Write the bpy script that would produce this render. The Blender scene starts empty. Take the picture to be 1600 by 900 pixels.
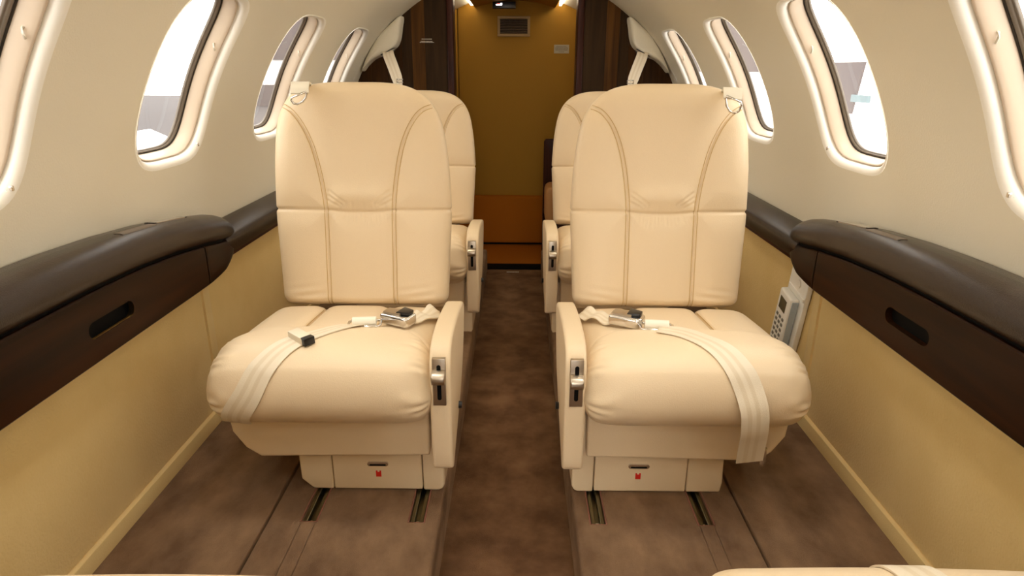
import bpy, bmesh, math, random
import numpy as np
from mathutils import Vector, Matrix
from mathutils.bvhtree import BVHTree

SC = bpy.context.scene
COL = SC.collection
random.seed(4)
rng = np.random.default_rng(4)

# ------------------------------------------------------------------ camera
cam_d = bpy.data.cameras.new('camera')
cam_d.sensor_width = 36.0
cam_d.lens = 22.5
cam_d.clip_start = 0.02
cam_d.clip_end = 500
cam = bpy.data.objects.new('camera', cam_d)
COL.objects.link(cam)
PITCH = math.atan(0.342); YAW = math.radians(0.46); ROLL = math.radians(0.30)
Fv = Vector((-math.sin(YAW) * math.cos(PITCH), math.cos(YAW) * math.cos(PITCH), -math.sin(PITCH)))
Rv = Fv.cross(Vector((0, 0, 1))).normalized()
Uv = Rv.cross(Fv)
R2 = Rv * math.cos(ROLL) + Uv * math.sin(ROLL)
U2 = -Rv * math.sin(ROLL) + Uv * math.cos(ROLL)
cam.matrix_world = Matrix(((R2.x, U2.x, -Fv.x, 0.018), (R2.y, U2.y, -Fv.y, 0.0), (R2.z, U2.z, -Fv.z, 1.0), (0, 0, 0, 1)))
SC.camera = cam

# ------------------------------------------------------------------ world and exposure
SC.view_settings.view_transform = 'Standard'
SC.view_settings.look = 'None'
SC.view_settings.gamma = 1.0
SC.view_settings.use_curve_mapping = False
SC.view_settings.exposure = 0.0
world = bpy.data.worlds.new('bright overcast sky')
SC.world = world
world.use_nodes = True
bg = world.node_tree.nodes['Background']
bg.inputs[0].default_value = (1.0, 0.97, 0.92, 1)
bg.inputs[1].default_value = 5.5

CEIL_STRIP = 3.0      # emission of the long cabin ceiling strips
LAV_STRIP = 6.5
OVERHEAD_FILL = 0.55          # unseen overhead lamps added to brighten the cushions, watts
FRONT_FILL = 2.0      # lamp added behind the camera as frontal fill on the seats


def area_light(name, loc, target, sx, sy, power, color, spread=180):
    d = bpy.data.lights.new(name, 'AREA')
    d.shape = 'RECTANGLE'; d.size = sx; d.size_y = sy
    d.energy = power; d.color = color
    d.spread = math.radians(spread)
    o = bpy.data.objects.new(name, d)
    COL.objects.link(o)
    o.location = loc
    v = Vector(target) - Vector(loc)
    o.rotation_euler = v.to_track_quat('-Z', 'Y').to_euler()
    return o


area_light('entry_lamp', (0.0, -0.75, 1.25), (0.0, 1.6, 0.35), 0.9, 0.35, FRONT_FILL, (1.0, 0.97, 0.92))
# unseen lamps added above the seats to lift cushions and carpet
for lx in (-0.36, 0.36):
    area_light('reading_light', (lx, 1.16, 1.345), (lx * 1.15, 1.30, 0.40), 0.16, 0.16, OVERHEAD_FILL, (1.0, 1.0, 0.98), 75)
    area_light('reading_light', (lx, 0.50, 1.345), (lx * 1.4, 0.75, 0.0), 0.16, 0.16, OVERHEAD_FILL, (1.0, 1.0, 0.98), 75)
    area_light('reading_light', (lx, 2.24, 1.345), (lx * 1.15, 2.36, 0.40), 0.16, 0.16, OVERHEAD_FILL * 0.7, (1.0, 0.90, 0.74), 75)


# ------------------------------------------------------------------ helpers
def col(r, g, b):
    def f(c):
        c /= 255.0
        return c / 12.92 if c <= 0.04045 else ((c + 0.055) / 1.055) ** 2.4
    return (f(r), f(g), f(b), 1.0)


def mat(name, color, rough=0.5, metal=0.0, spec=0.5, bump=None, var=None, emit=None, sheen=0.0, coat=0.0):
    """bump=(scale, distance, detail); var=(scale, other colour, fac)"""
    m = bpy.data.materials.new(name)
    m.use_nodes = True
    nt = m.node_tree
    b = nt.nodes['Principled BSDF']
    b.inputs['Base Color'].default_value = color
    b.inputs['Roughness'].default_value = rough
    b.inputs['Metallic'].default_value = metal
    b.inputs['Specular IOR Level'].default_value = spec
    b.inputs['Sheen Weight'].default_value = sheen
    b.inputs['Coat Weight'].default_value = coat
    tc = nt.nodes.new('ShaderNodeTexCoord')
    if var:
        n = nt.nodes.new('ShaderNodeTexNoise')
        n.inputs['Scale'].default_value = var[0]
        n.inputs['Detail'].default_value = 6
        n.inputs['Roughness'].default_value = 0.6
        if len(var) > 3:
            mp = nt.nodes.new('ShaderNodeMapping')
            mp.inputs['Scale'].default_value = var[3]
            nt.links.new(tc.outputs['Object'], mp.inputs[0])
            nt.links.new(mp.outputs[0], n.inputs[0])
        else:
            nt.links.new(tc.outputs['Object'], n.inputs[0])
        r = nt.nodes.new('ShaderNodeValToRGB')
        r.color_ramp.elements[0].position = 0.36
        r.color_ramp.elements[1].position = 0.70
        r.color_ramp.elements[0].color = color
        r.color_ramp.elements[1].color = var[1]
        mx = nt.nodes.new('ShaderNodeMix')
        mx.data_type = 'RGBA'
        mx.inputs[0].default_value = var[2]
        mx.inputs[6].default_value = color
        nt.links.new(n.outputs[0], r.inputs[0])
        nt.links.new(r.outputs[0], mx.inputs[7])
        nt.links.new(mx.outputs[2], b.inputs['Base Color'])
    if bump:
        n = nt.nodes.new('ShaderNodeTexNoise')
        n.inputs['Scale'].default_value = bump[0]
        n.inputs['Detail'].default_value = bump[2]
        nt.links.new(tc.outputs['Object'], n.inputs[0])
        bp = nt.nodes.new('ShaderNodeBump')
        bp.inputs['Strength'].default_value = 1.0
        bp.inputs['Distance'].default_value = bump[1]
        nt.links.new(n.outputs[0], bp.inputs['Height'])
        nt.links.new(bp.outputs[0], b.inputs['Normal'])
    if emit:
        b.inputs['Emission Color'].default_value = emit[0]
        b.inputs['Emission Strength'].default_value = emit[1]
    return m


def wood(name, c1, c2, scale, axis, rough=0.35, coat=0.3):
    m = bpy.data.materials.new(name)
    m.use_nodes = True
    nt = m.node_tree
    b = nt.nodes['Principled BSDF']
    b.inputs['Roughness'].default_value = rough
    b.inputs['Specular IOR Level'].default_value = 0.12
    b.inputs['Coat Weight'].default_value = coat
    b.inputs['Coat Roughness'].default_value = 0.25
    tc = nt.nodes.new('ShaderNodeTexCoord')
    mp = nt.nodes.new('ShaderNodeMapping')
    s = [scale, scale, scale]
    s[axis] = scale * 0.06
    mp.inputs['Scale'].default_value = s
    n = nt.nodes.new('ShaderNodeTexNoise')
    n.inputs['Scale'].default_value = 1.0
    n.inputs['Detail'].default_value = 6
    n.inputs['Distortion'].default_value = 0.6
    r = nt.nodes.new('ShaderNodeValToRGB')
    r.color_ramp.elements[0].color = c1
    r.color_ramp.elements[1].color = c2
    r.color_ramp.elements[0].position = 0.38
    r.color_ramp.elements[1].position = 0.68
    nt.links.new(tc.outputs['Object'], mp.inputs[0])
    nt.links.new(mp.outputs[0], n.inputs[0])
    nt.links.new(n.outputs[0], r.inputs[0])
    nt.links.new(r.outputs[0], b.inputs['Base Color'])
    return m


def glassmat():
    m = bpy.data.materials.new('window acrylic')
    m.use_nodes = True
    nt = m.node_tree
    nt.nodes.remove(nt.nodes['Principled BSDF'])
    out = nt.nodes['Material Output']
    t = nt.nodes.new('ShaderNodeBsdfTransparent')
    t.inputs[0].default_value = (0.96, 0.95, 0.94, 1)
    g = nt.nodes.new('ShaderNodeBsdfGlossy')
    g.inputs['Roughness'].default_value = 0.02
    fr = nt.nodes.new('ShaderNodeFresnel')
    fr.inputs[0].default_value = 1.3
    mx = nt.nodes.new('ShaderNodeMixShader')
    nt.links.new(fr.outputs[0], mx.inputs[0])
    nt.links.new(t.outputs[0], mx.inputs[1])
    nt.links.new(g.outputs[0], mx.inputs[2])
    nt.links.new(mx.outputs[0], out.inputs[0])
    return m


M = {
    'leather': mat('cream leather', col(230, 207, 171), 0.42, bump=(420, 0.0005, 3), spec=0.4),
    'leather2': mat('cream leather smooth', col(228, 205, 168), 0.45, bump=(420, 0.0004, 3), spec=0.4),
    'stitch': mat('golden thread', col(200, 166, 106), 0.7),
    'web': mat('beige belt webbing', col(232, 216, 188), 0.42, bump=(900, 0.0006, 2), spec=0.5),
    'webroll': mat('ivory webbing roll', col(240, 232, 212), 0.5),
    'chrome': mat('polished chrome', col(226, 224, 222), 0.16, 1.0),
    'steel': mat('brushed nickel', col(190, 178, 160), 0.34, 1.0, bump=(300, 0.0002, 2)),
    'binding': mat('russet carpet binding', col(132, 84, 64), 0.9),
    'trackmetal': mat('dull track metal', col(128, 120, 92), 0.4, 1.0),
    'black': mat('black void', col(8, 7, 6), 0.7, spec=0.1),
    'blackplastic': mat('black plastic', col(22, 20, 20), 0.3),
    'shell': mat('cream headliner', col(236, 229, 210), 0.75, bump=(260, 0.0006, 3), spec=0.2),
    'liner': mat('window liner plastic', col(212, 194, 172), 0.38, spec=0.4),
    'lip': mat('ivory window trim', col(252, 249, 240), 0.5, spec=0.4),  # near-white colour paints the bright glow along the window lip
    'seal': mat('grey window seal', col(120, 110, 98), 0.35),
    'seal2': mat('dark window seal', col(44, 38, 34), 0.4),
    'glass': glassmat(),
    'tan': mat('tan sidewall suede', col(230, 202, 139), 0.85, bump=(180, 0.0012, 4), var=(5, col(220, 190, 124), 0.6), spec=0.15, sheen=0.15),
    'tan2': mat('tan vinyl', col(226, 200, 142), 0.6, bump=(300, 0.0005, 3), spec=0.25),
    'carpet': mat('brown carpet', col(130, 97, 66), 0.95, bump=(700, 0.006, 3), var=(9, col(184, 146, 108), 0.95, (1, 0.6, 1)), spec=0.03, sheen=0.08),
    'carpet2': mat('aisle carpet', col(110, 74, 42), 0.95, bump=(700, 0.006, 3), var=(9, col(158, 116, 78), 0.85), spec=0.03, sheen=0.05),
    'darkleather': mat('dark brown leather', col(40, 27, 19), 0.27, bump=(500, 0.0006, 3), spec=0.45),
    'wood': wood('walnut veneer', col(31, 15, 4), col(50, 25, 8), 26, 1, 0.4, 0.0),
    'woodtrim': wood('reddish wood trim', col(54, 20, 12), col(80, 34, 20), 40, 1),
    'woodv': wood('dark wood veneer', col(46, 27, 8), col(72, 44, 14), 30, 2, 0.6, 0.0),
    'woodv2': wood('dark grey wood veneer', col(46, 31, 15), col(60, 42, 22), 40, 2, 0.6, 0.0),
    'woodv3': wood('mid brown wood veneer', col(64, 39, 14), col(98, 64, 26), 30, 2, 0.6, 0.0),
    'post': wood('mahogany post', col(44, 17, 8), col(70, 30, 14), 40, 2, 0.45, 0.1),
    'lav': mat('ochre wall vinyl', col(178, 132, 48), 0.7, bump=(200, 0.0006, 3), spec=0.2),
    'kick': mat('rust carpet', col(182, 106, 30), 0.95, bump=(600, 0.003, 3), spec=0.05),
    'lavseat': mat('orange tan leather', col(206, 150, 92), 0.45),
    'vent': mat('beige vent plastic', col(184, 152, 100), 0.5),
    'ventslat': mat('brown vent slats', col(140, 116, 92), 0.45),
    'white': mat('white plastic', col(236, 228, 210), 0.4),
    'phone': mat('phone ivory', col(250, 247, 238), 0.35),
    'phoneside': mat('phone grey side', col(176, 186, 190), 0.35),
    'lcd': mat('grey lcd', col(98, 90, 66), 0.25),
    'key': mat('grey key', col(120, 116, 104), 0.5),
    'plate': mat('placard plate', col(196, 184, 156), 0.5),
    'ink': mat('placard ink', col(120, 108, 86), 0.6),
    'ivoryink': mat('white ink', col(222, 212, 196), 0.6),
    'red': mat('red label', col(205, 32, 18), 0.5),
    'tray': mat('ribbed grey brown tray', col(122, 107, 90), 0.5, bump=(900, 0.002, 2)),
    'apron': mat('grey concrete apron', col(58, 53, 54), 0.9),
    'wing': mat('white aircraft paint', col(240, 240, 240), 0.3),
    'hangar': mat('grey hangar cladding', col(84, 76, 76), 0.8),
    'sign': mat('blue grey sign', col(100, 116, 120), 0.7),
    'led': mat('warm led strip', col(255, 240, 215), 0.5, emit=((1.0, 0.92, 0.78, 1), CEIL_STRIP)),
    'lavled': mat('lavatory led strip', col(255, 240, 215), 0.5, emit=((1.0, 0.88, 0.66, 1), LAV_STRIP)),
    'lit': mat('lit sign white', col(255, 255, 255), 0.5, emit=((1.0, 0.97, 1.0, 1), 2.5)),
    'litred': mat('lit sign red', col(255, 70, 60), 0.5, emit=((1.0, 0.12, 0.1, 1), 1.6)),
}


def stripes(m, c1, c2):
    nt = m.node_tree
    b = nt.nodes['Principled BSDF']
    uv = nt.nodes.new('ShaderNodeUVMap'); uv.uv_map = 'across'
    sp = nt.nodes.new('ShaderNodeSeparateXYZ')
    r = nt.nodes.new('ShaderNodeValToRGB')
    el = r.color_ramp.elements
    el[0].position = 0.0; el[0].color = c1
    el[1].position = 1.0; el[1].color = c1
    for p, c in ((0.28, c1), (0.33, c2), (0.43, c2), (0.48, c1), (0.60, c1), (0.64, c2), (0.76, c2), (0.80, c1)):
        e = el.new(p); e.color = c
    nt.links.new(uv.outputs[0], sp.inputs[0])
    nt.links.new(sp.outputs[0], r.inputs[0])
    nt.links.new(r.outputs[0], b.inputs['Base Color'])


stripes(M['web'], col(234, 220, 194), col(224, 207, 176))


def mesh_obj(name, verts, faces, m, parent=None, smooth=True):
    me = bpy.data.meshes.new(name)
    me.from_pydata([tuple(map(float, v)) for v in verts], [], [tuple(map(int, f)) for f in faces])
    me.materials.append(M[m] if isinstance(m, str) else m)
    if smooth:
        me.polygons.foreach_set('use_smooth', [True] * len(me.polygons))
    me.update()
    o = bpy.data.objects.new(name, me)
    COL.objects.link(o)
    if parent:
        o.parent = parent
    return o


def bm_obj(name, bm, m, parent=None, smooth=False):
    bmesh.ops.recalc_face_normals(bm, faces=bm.faces)
    me = bpy.data.meshes.new(name)
    bm.to_mesh(me); bm.free()
    me.materials.append(M[m] if isinstance(m, str) else m)
    if smooth:
        me.polygons.foreach_set('use_smooth', [True] * len(me.polygons))
        me.set_sharp_from_angle(angle=math.radians(38))
    o = bpy.data.objects.new(name, me)
    COL.objects.link(o)
    if parent:
        o.parent = parent
    return o


def thing(name, label, cat, loc=(0, 0, 0), group=None):
    o = bpy.data.objects.new(name, None)
    COL.objects.link(o)
    o.location = loc
    o.empty_display_size = 0.05
    return tag(o, label, cat, group)


def tag(o, label, cat, group=None):
    o['label'] = label; o['category'] = cat
    if group:
        o['group'] = group
    return o


def struct(o):
    o['kind'] = 'structure'
    return o


def bevel(bm, w, seg=3):
    if w > 0:
        bmesh.ops.bevel(bm, geom=list(bm.edges), offset=w, offset_type='OFFSET', segments=seg, profile=0.6, affect='EDGES', clamp_overlap=True)


def box_bm(x0, x1, y0, y1, z0, z1, bw=0.0, seg=3, bm=None):
    b = bmesh.new()
    bmesh.ops.create_cube(b, size=1.0)
    for v in b.verts:
        v.co = Vector(((x0 + x1) / 2 + v.co.x * (x1 - x0), (y0 + y1) / 2 + v.co.y * (y1 - y0), (z0 + z1) / 2 + v.co.z * (z1 - z0)))
    bevel(b, bw, seg)
    if bm is not None:
        me = bpy.data.meshes.new('tmp'); b.to_mesh(me); b.free()
        bm.from_mesh(me); bpy.data.meshes.remove(me)
        return bm
    return b


def box(name, x0, x1, y0, y1, z0, z1, m, parent=None, bw=0.0, seg=3):
    return bm_obj(name, box_bm(min(x0, x1), max(x0, x1), y0, y1, z0, z1, bw, seg), m, parent, bw > 0)


def prism_bm(pts, axis, a0, a1, bw=0.0, seg=3):
    """pts: closed 2D polygon in the two other axes (order xyz without axis)"""
    b = bmesh.new()
    def P(p, a):
        q = list(p); q.insert(axis, a); return Vector(q)
    v0 = [b.verts.new(P(p, a0)) for p in pts]
    v1 = [b.verts.new(P(p, a1)) for p in pts]
    n = len(pts)
    f = [b.faces.new(v0), b.faces.new(v1[::-1])]
    for i in range(n):
        b.faces.new((v0[i], v0[(i + 1) % n], v1[(i + 1) % n], v1[i]))
    bmesh.ops.recalc_face_normals(b, faces=b.faces)
    if bw > 0:
        es = [e for e in b.edges if len(e.link_faces) == 2 and e.calc_face_angle(0) > 0.5]
        bmesh.ops.bevel(b, geom=es, offset=bw, offset_type='OFFSET', segments=seg, profile=0.6, affect='EDGES', clamp_overlap=True)
    return b


def prism(name, pts, axis, a0, a1, m, parent=None, bw=0.0, seg=3):
    return bm_obj(name, prism_bm(pts, axis, a0, a1, bw, seg), m, parent, bw > 0)


def tube(name, pts, r, m, parent=None, n=6, closed=False):
    pts = [Vector(p) for p in pts]
    V = []; F = []
    k = len(pts)
    up = Vector((0.13, 0.21, 0.97))
    for i, p in enumerate(pts):
        a = pts[(i - 1) % k] if (closed or i > 0) else p
        b = pts[(i + 1) % k] if (closed or i < k - 1) else p
        t = (b - a).normalized()
        s = t.cross(up)
        if s.length < 1e-4:
            s = t.cross(Vector((1, 0, 0)))
        s.normalize(); u = s.cross(t)
        for j in range(n):
            an = 2 * math.pi * j / n
            V.append(p + (s * math.cos(an) + u * math.sin(an)) * r)
    for i in range(k if closed else k - 1):
        for j in range(n):
            a = i * n + j; b = i * n + (j + 1) % n
            c = ((i + 1) % k) * n + (j + 1) % n; d = ((i + 1) % k) * n + j
            F.append((a, b, c, d))
    if not closed:
        F.append(tuple(range(n - 1, -1, -1)))
        F.append(tuple(range((k - 1) * n, k * n)))
    return V, F


def tube_obj(name, pts, r, m, parent=None, n=6, closed=False):
    V, F = tube(name, pts, r, m, parent, n, closed)
    return mesh_obj(name, V, F, m, parent)


def resample(P, n, closed=True):
    P = np.asarray(P, float)
    Q = np.vstack([P, P[:1]]) if closed else P
    d = np.r_[0, np.cumsum(np.linalg.norm(np.diff(Q, axis=0), axis=1))]
    t = np.linspace(0, d[-1], n, endpoint=not closed)
    return np.c_[[np.interp(t, d, Q[:, i]) for i in range(Q.shape[1])]].T


def smooth_line(pts, n):
    """Catmull-Rom through points -> n samples"""
    P = [np.array(p, float) for p in pts]
    P = [2 * P[0] - P[1]] + P + [2 * P[-1] - P[-2]]
    out = []
    for i in range(1, len(P) - 2):
        for t in np.linspace(0, 1, 24, endpoint=False):
            a, b, c, d = P[i - 1], P[i], P[i + 1], P[i + 2]
            out.append(0.5 * ((2 * b) + (-a + c) * t + (2 * a - 5 * b + 4 * c - d) * t * t + (-a + 3 * b - 3 * c + d) * t ** 3))
    out.append(P[-2])
    return resample(np.array(out), n, closed=False)


def grid_faces(rows, cols, closed):
    f = []
    for j in range(rows - 1):
        for i in range(cols if closed else cols - 1):
            a = j * cols + i; b = j * cols + (i + 1) % cols
            f.append((a, b, b + cols, a + cols))
    return f


def poly_dist(px, pz, line):
    """distance from each point to a polyline"""
    d = np.full(px.shape, 1e9)
    for (x0, z0), (x1, z1) in zip(line[:-1], line[1:]):
        dx, dz = x1 - x0, z1 - z0
        L = dx * dx + dz * dz + 1e-12
        t = np.clip(((px - x0) * dx + (pz - z0) * dz) / L, 0, 1)
        d = np.minimum(d, np.hypot(px - x0 - t * dx, pz - z0 - t * dz))
    return d


# ================================================================== SETTING
R = 0.90; ZC = 0.56            # cabin cross-section: a circle
FW = 0.865                     # half width of the floor
Y0, Y1 = -1.25, 3.62           # cabin length in view
AISLE = 0.158; DROP = 0.12


def cyl(s, y, d, sx):
    """arc length s above the widest level, outward offset d"""
    th = s / R
    return np.stack([sx * (R + d) * np.cos(th), y, ZC + (R + d) * np.sin(th)], -1)


WY = [0.277, 0.967, 1.657, 2.347, 3.037]   # window centres
PITCHW = 0.69
WA, WB, WP, WS = 0.165, 0.2175, 4.2, 0.4315


def superloop(a, b, p, n):
    t = np.linspace(0, 2 * np.pi, 2000, endpoint=False)
    x = a * np.sign(np.cos(t)) * np.abs(np.cos(t)) ** (2 / p)
    y = b * np.sign(np.sin(t)) * np.abs(np.sin(t)) ** (2 / p)
    return resample(np.c_[x, y], n)


def window_cell(V, F, yc, sx):
    n = 112
    s0, s1, yh = -0.06, 0.80, PITCHW / 2
    base = superloop(WA + 0.016, WB + 0.016, WP, n)
    # matching points on the cell's rectangle (along rays)
    out = []
    for (a, b) in base:
        kx = yh / abs(a) if abs(a) > 1e-9 else 1e9
        sb = (s1 - WS) if b > 0 else (WS - s0)
        ky = sb / abs(b) if abs(b) > 1e-9 else 1e9
        k = min(kx, ky)
        out.append((a * k, b * k))
    out = np.array(out)
    # snap the four corners
    for cx, cs in ((yh, s1 - WS), (-yh, s1 - WS), (yh, s0 - WS), (-yh, s0 - WS)):
        i = np.argmin(np.hypot(out[:, 0] - cx, out[:, 1] - cs)); out[i] = (cx, cs)
    loops = []
    for t in np.linspace(0, 1, 9):
        loops.append((out * (1 - t) + base * t, 0.0))
    st = len(V)
    for (L, d) in loops:
        for p in cyl(L[:, 1] + WS, yc + L[:, 0], np.full(n, d), sx):
            V.append(p)
    for f in grid_faces(len(loops), n, True):
        F.append(tuple(st + i for i in f))


def shell_patch(V, F, s0, s1, y0, y1, ns, ny, sx):
    s = np.linspace(s0, s1, ns); y = np.linspace(y0, y1, ny)
    S, Yg = np.meshgrid(s, y)
    st = len(V)
    for p in cyl(S.ravel(), Yg.ravel(), np.zeros(S.size), sx):
        V.append(p)
    for f in grid_faces(ny, ns, False):
        F.append(tuple(st + i for i in f))


def build_wall(sx, side):
    V, F = [], []
    yb = WY[0] - PITCHW / 2; ye = WY[-1] + PITCHW / 2
    shell_patch(V, F, -0.06, 0.80, Y0, yb, 24, 4, sx)
    shell_patch(V, F, -0.06, 0.80, ye, Y1, 24, 4, sx)
    shell_patch(V, F, 0.80, 1.20, Y0, Y1, 14, 4, sx)
    for yc in WY:
        window_cell(V, F, yc, sx)
    w = struct(mesh_obj('wall_' + side, V, F, 'shell'))
    # lower sidewall: two suede panels and a joint strip
    for (a, b) in ((Y0, 1.678), (1.722, Y1)):
        x = FW * sx
        box('lower_panel', x, x + 0.02 * sx, a, b, 0.051, 0.53, 'tan', w, 0.0015, 2)
    box('joint_strip', sx * (FW - 0.0045), sx * (FW + 0.018), 1.682, 1.718, 0.05, 0.53, 'tan2', w, 0.002, 2)
    return w


wall_l = build_wall(-1, 'left')
wall_r = build_wall(1, 'right')
for sx, side in ((-1, 'left'), (1, 'right')):
    struct(box('baseboard_' + side, sx * (FW - 0.009), sx * (FW + 0.02), Y0, Y1, 0.0, 0.047, 'tan2', None, 0.003, 2))

# ceiling crown between the two walls
V, F = [], []
s = np.linspace(1.20, math.pi * R - 1.20, 20); yy = np.linspace(Y0, Y1, 3)
S, Yg = np.meshgrid(s, yy)
V = list(cyl(S.ravel(), Yg.ravel(), np.zeros(S.size), 1)); F = grid_faces(3, 20, False)
ceiling = struct(mesh_obj('ceiling', V, F, 'shell'))


def build_window(idx, yc, sx):
    n = 96
    prof = [(0.000, 0.038), (-0.0025, 0.022), (-0.0045, 0.0185), (-0.007, 0.018), (-0.010, 0.021), (-0.0135, 0.029), (-0.016, 0.039), (-0.0175, 0.048), (-0.018, 0.054)]
    def ring(prof, name, m, parent=None):
        V = []
        for g, d in prof:
            L = superloop(WA + g, WB + (g if g > 0 else 0.5 * g), WP, n)
            V += list(cyl(L[:, 1] + WS, yc + L[:, 0], np.full(n, d), sx))
        return mesh_obj(name, V, grid_faces(len(prof), n, True), m, parent)
    w = struct(ring(prof, 'window_%d' % idx, 'liner'))
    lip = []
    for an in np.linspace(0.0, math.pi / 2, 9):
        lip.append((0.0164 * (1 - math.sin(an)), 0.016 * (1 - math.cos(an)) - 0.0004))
    ring(lip + [(0.0, 0.040), (-0.010, 0.042)], 'trim_ring', 'lip', w)  # shell lip around the opening, glow put into its colour
    ring([(-0.0175, 0.056), (-0.0175, 0.0535), (-0.0188, 0.052), (-0.0205, 0.0535), (-0.0215, 0.057)], 'seal', 'seal2', w)
    ring([(-0.021, 0.060), (-0.022, 0.0545), (-0.025, 0.0535), (-0.029, 0.056), (-0.0295, 0.0585), (-0.032, 0.0585), (-0.033, 0.065)], 'seal', 'seal', w)
    # pane: concentric loops following the skin
    V = []
    ks = [1.0, 0.8, 0.6, 0.4, 0.2, 0.02]
    L = superloop(WA - 0.030, WB - 0.015, WP, n)
    for k in ks:
        V += list(cyl(L[:, 1] * k + WS, yc + L[:, 0] * k, np.full(n, 0.0605), sx))
    F = grid_faces(len(ks), n, True)
    F.append(tuple(range((len(ks) - 1) * n, len(ks) * n)))
    if sx > 0:
        F = [f[::-1] for f in F]
    mesh_obj('pane', V, F, 'glass', w)
    # small shade pull at the aft lower corner and a moulded clip on the aft jamb
    th = (WS - WB + 0.016) / R
    p = Vector((sx * (R + 0.010) * math.cos(th), yc + WA - 0.020, ZC + (R + 0.012) * math.sin(th)))
    b = box_bm(p.x - 0.007, p.x + 0.007, p.y - 0.010, p.y + 0.010, p.z - 0.004, p.z + 0.006, 0.003, 2)
    b = box_bm(p.x - 0.012, p.x + 0.012, p.y - 0.004, p.y + 0.004, p.z + 0.002, p.z + 0.012, 0.0025, 2, b)
    bm_obj('shade_pull', b, 'chrome', w, True)
    th = (WS + 0.07) / R
    q = Vector((sx * (R + 0.030) * math.cos(th), yc + WA - 0.0145, ZC + (R + 0.030) * math.sin(th)))
    tube_obj('shade_clip', [q + Vector((0, 0.004, 0.012)), q + Vector((0, -0.004, 0.008)), q + Vector((0, -0.006, 0)), q + Vector((0, -0.002, -0.009))], 0.0022, 'white', w)
    return w


k = 1
for sx in (-1, 1):
    for yc in WY[1:]:
        build_window(k, yc, sx); k += 1
for sx in (-1, 1):
    build_window(k, WY[0], sx); k += 1

# floor: dropped aisle with raised carpeted platforms either side
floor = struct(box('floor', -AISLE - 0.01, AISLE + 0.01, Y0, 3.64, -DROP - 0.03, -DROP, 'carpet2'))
TRX = (0.212, 0.463)


def plat(sx):
    # inner panel with two open seat tracks
    b = prism_bm([(sx * a, c) for a, c in ((AISLE, -DROP - 0.02), (AISLE, -0.014), (AISLE + 0.002, -0.006), (AISLE + 0.007, -0.0015), (AISLE + 0.016, 0.0), (TRX[0] - 0.017, 0.0), (TRX[0] - 0.017, -DROP - 0.02))], 1, Y0, Y1)
    for a, c in ((TRX[0] + 0.017, TRX[1] - 0.016), (TRX[1] + 0.016, 0.556)):
        xs = sorted((sx * a, sx * c))
        box_bm(xs[0], xs[1], Y0, Y1, -0.03, 0.0, 0, 1, b)
    for t in TRX:
        xs = sorted((sx * (t - 0.017), sx * (t + 0.017)))
        box_bm(xs[0], xs[1], Y0, 1.232, -0.03, 0.0, 0, 1, b)
    bm_obj('carpet_panel', b, 'carpet', floor, True)
    for t in TRX:
        w = 0.0185
        tube_obj('track_binding', [(sx * t - w, 1.75, 0.0), (sx * t - w, 1.230, 0.0), (sx * t + w, 1.230, 0.0), (sx * t + w, 1.75, 0.0)], 0.0022, 'binding', floor, 6)
    xs = sorted((sx * 0.5605, sx * FW))
    box('carpet_panel', xs[0], xs[1], Y0, Y1, -0.03, 0.007, 'carpet', floor, 0.005, 3)
    for t in TRX:
        x = sx * t
        b = box_bm(x - 0.015, x - 0.006, 1.236, 3.5, -0.028, -0.004, 0.001, 1)
        box_bm(x + 0.006, x + 0.015, 1.236, 3.5, -0.028, -0.004, 0.001, 1, b)
        box_bm(x - 0.015, x + 0.015, 1.236, 3.5, -0.029, -0.020, 0.001, 1, b)
        tr = bm_obj('seat_track', b, 'trackmetal', floor, True)
        b = bmesh.new()
        bmesh.ops.create_cone(b, segments=14, radius1=0.006, radius2=0.005, depth=0.006, cap_ends=True)
        bmesh.ops.translate(b, verts=b.verts, vec=(x, 1.246, -0.016))
        bm_obj('track_screw', b, 'chrome', tr, True)


plat(-1); plat(1)

# aft end: divider walls of dark wood, sill, lavatory beyond
YP = 3.50


def divider(sx, side):
    x_in, n = 0.318, 26
    # curved panel split into veneer boards
    edges = [x_in + 0.028, 0.462, 0.53, 0.58, 0.66, 0.745, 0.84]
    root = None
    for i, (a, c) in enumerate(zip(edges[:-1], edges[1:])):
        xs = np.linspace(a, c - 0.0008, 7)
        top = [(sx * x, ZC + math.sqrt(max(0.0, (R + 0.012) ** 2 - x * x))) for x in xs]
        pts = [(sx * a, 0.0)] + top + [(sx * (c - 0.0008), 0.0)]
        m = 'woodv2' if i in (0, 2) else ('woodv3' if i == 1 else 'woodv')
        o = prism('wall_aft_' + side if root is None else 'veneer_board', pts, 1, YP, YP + 0.04, m, root)
        if root is None:
            root = struct(o)
    xs = sorted((sx * (x_in - 0.004), sx * (x_in + 0.030)))
    box('door_post', xs[0], xs[1], YP - 0.012, YP + 0.10, -DROP, 1.40, 'post', root, 0.006, 3)
    return root


div_l = divider(-1, 'left'); div_r = divider(1, 'right')
# step filler below the dividers and lavatory shell
sill = struct(box('trim_3', -0.33, 0.33, 3.61, 3.725, -DROP - 0.03, -DROP + 0.004, 'black', None, 0.003, 2))
LY = 4.20
struct(box('floor_lavatory', -0.5, 0.5, 3.70, LY + 0.02, -DROP - 0.03, -DROP - 0.002, 'kick'))
wall_back = struct(box('wall_back', -0.352, 0.62, LY, LY + 0.04, 0.212, 1.55, 'lav', None, 0.002, 2))
box('edge_strip', -0.42, -0.358, LY, LY + 0.04, 0.212, 1.50, 'lav', wall_back, 0.002, 2)
box('backing', -0.75, 0.75, LY + 0.03, LY + 0.06, -0.2, 1.6, 'lav', wall_back)
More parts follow.
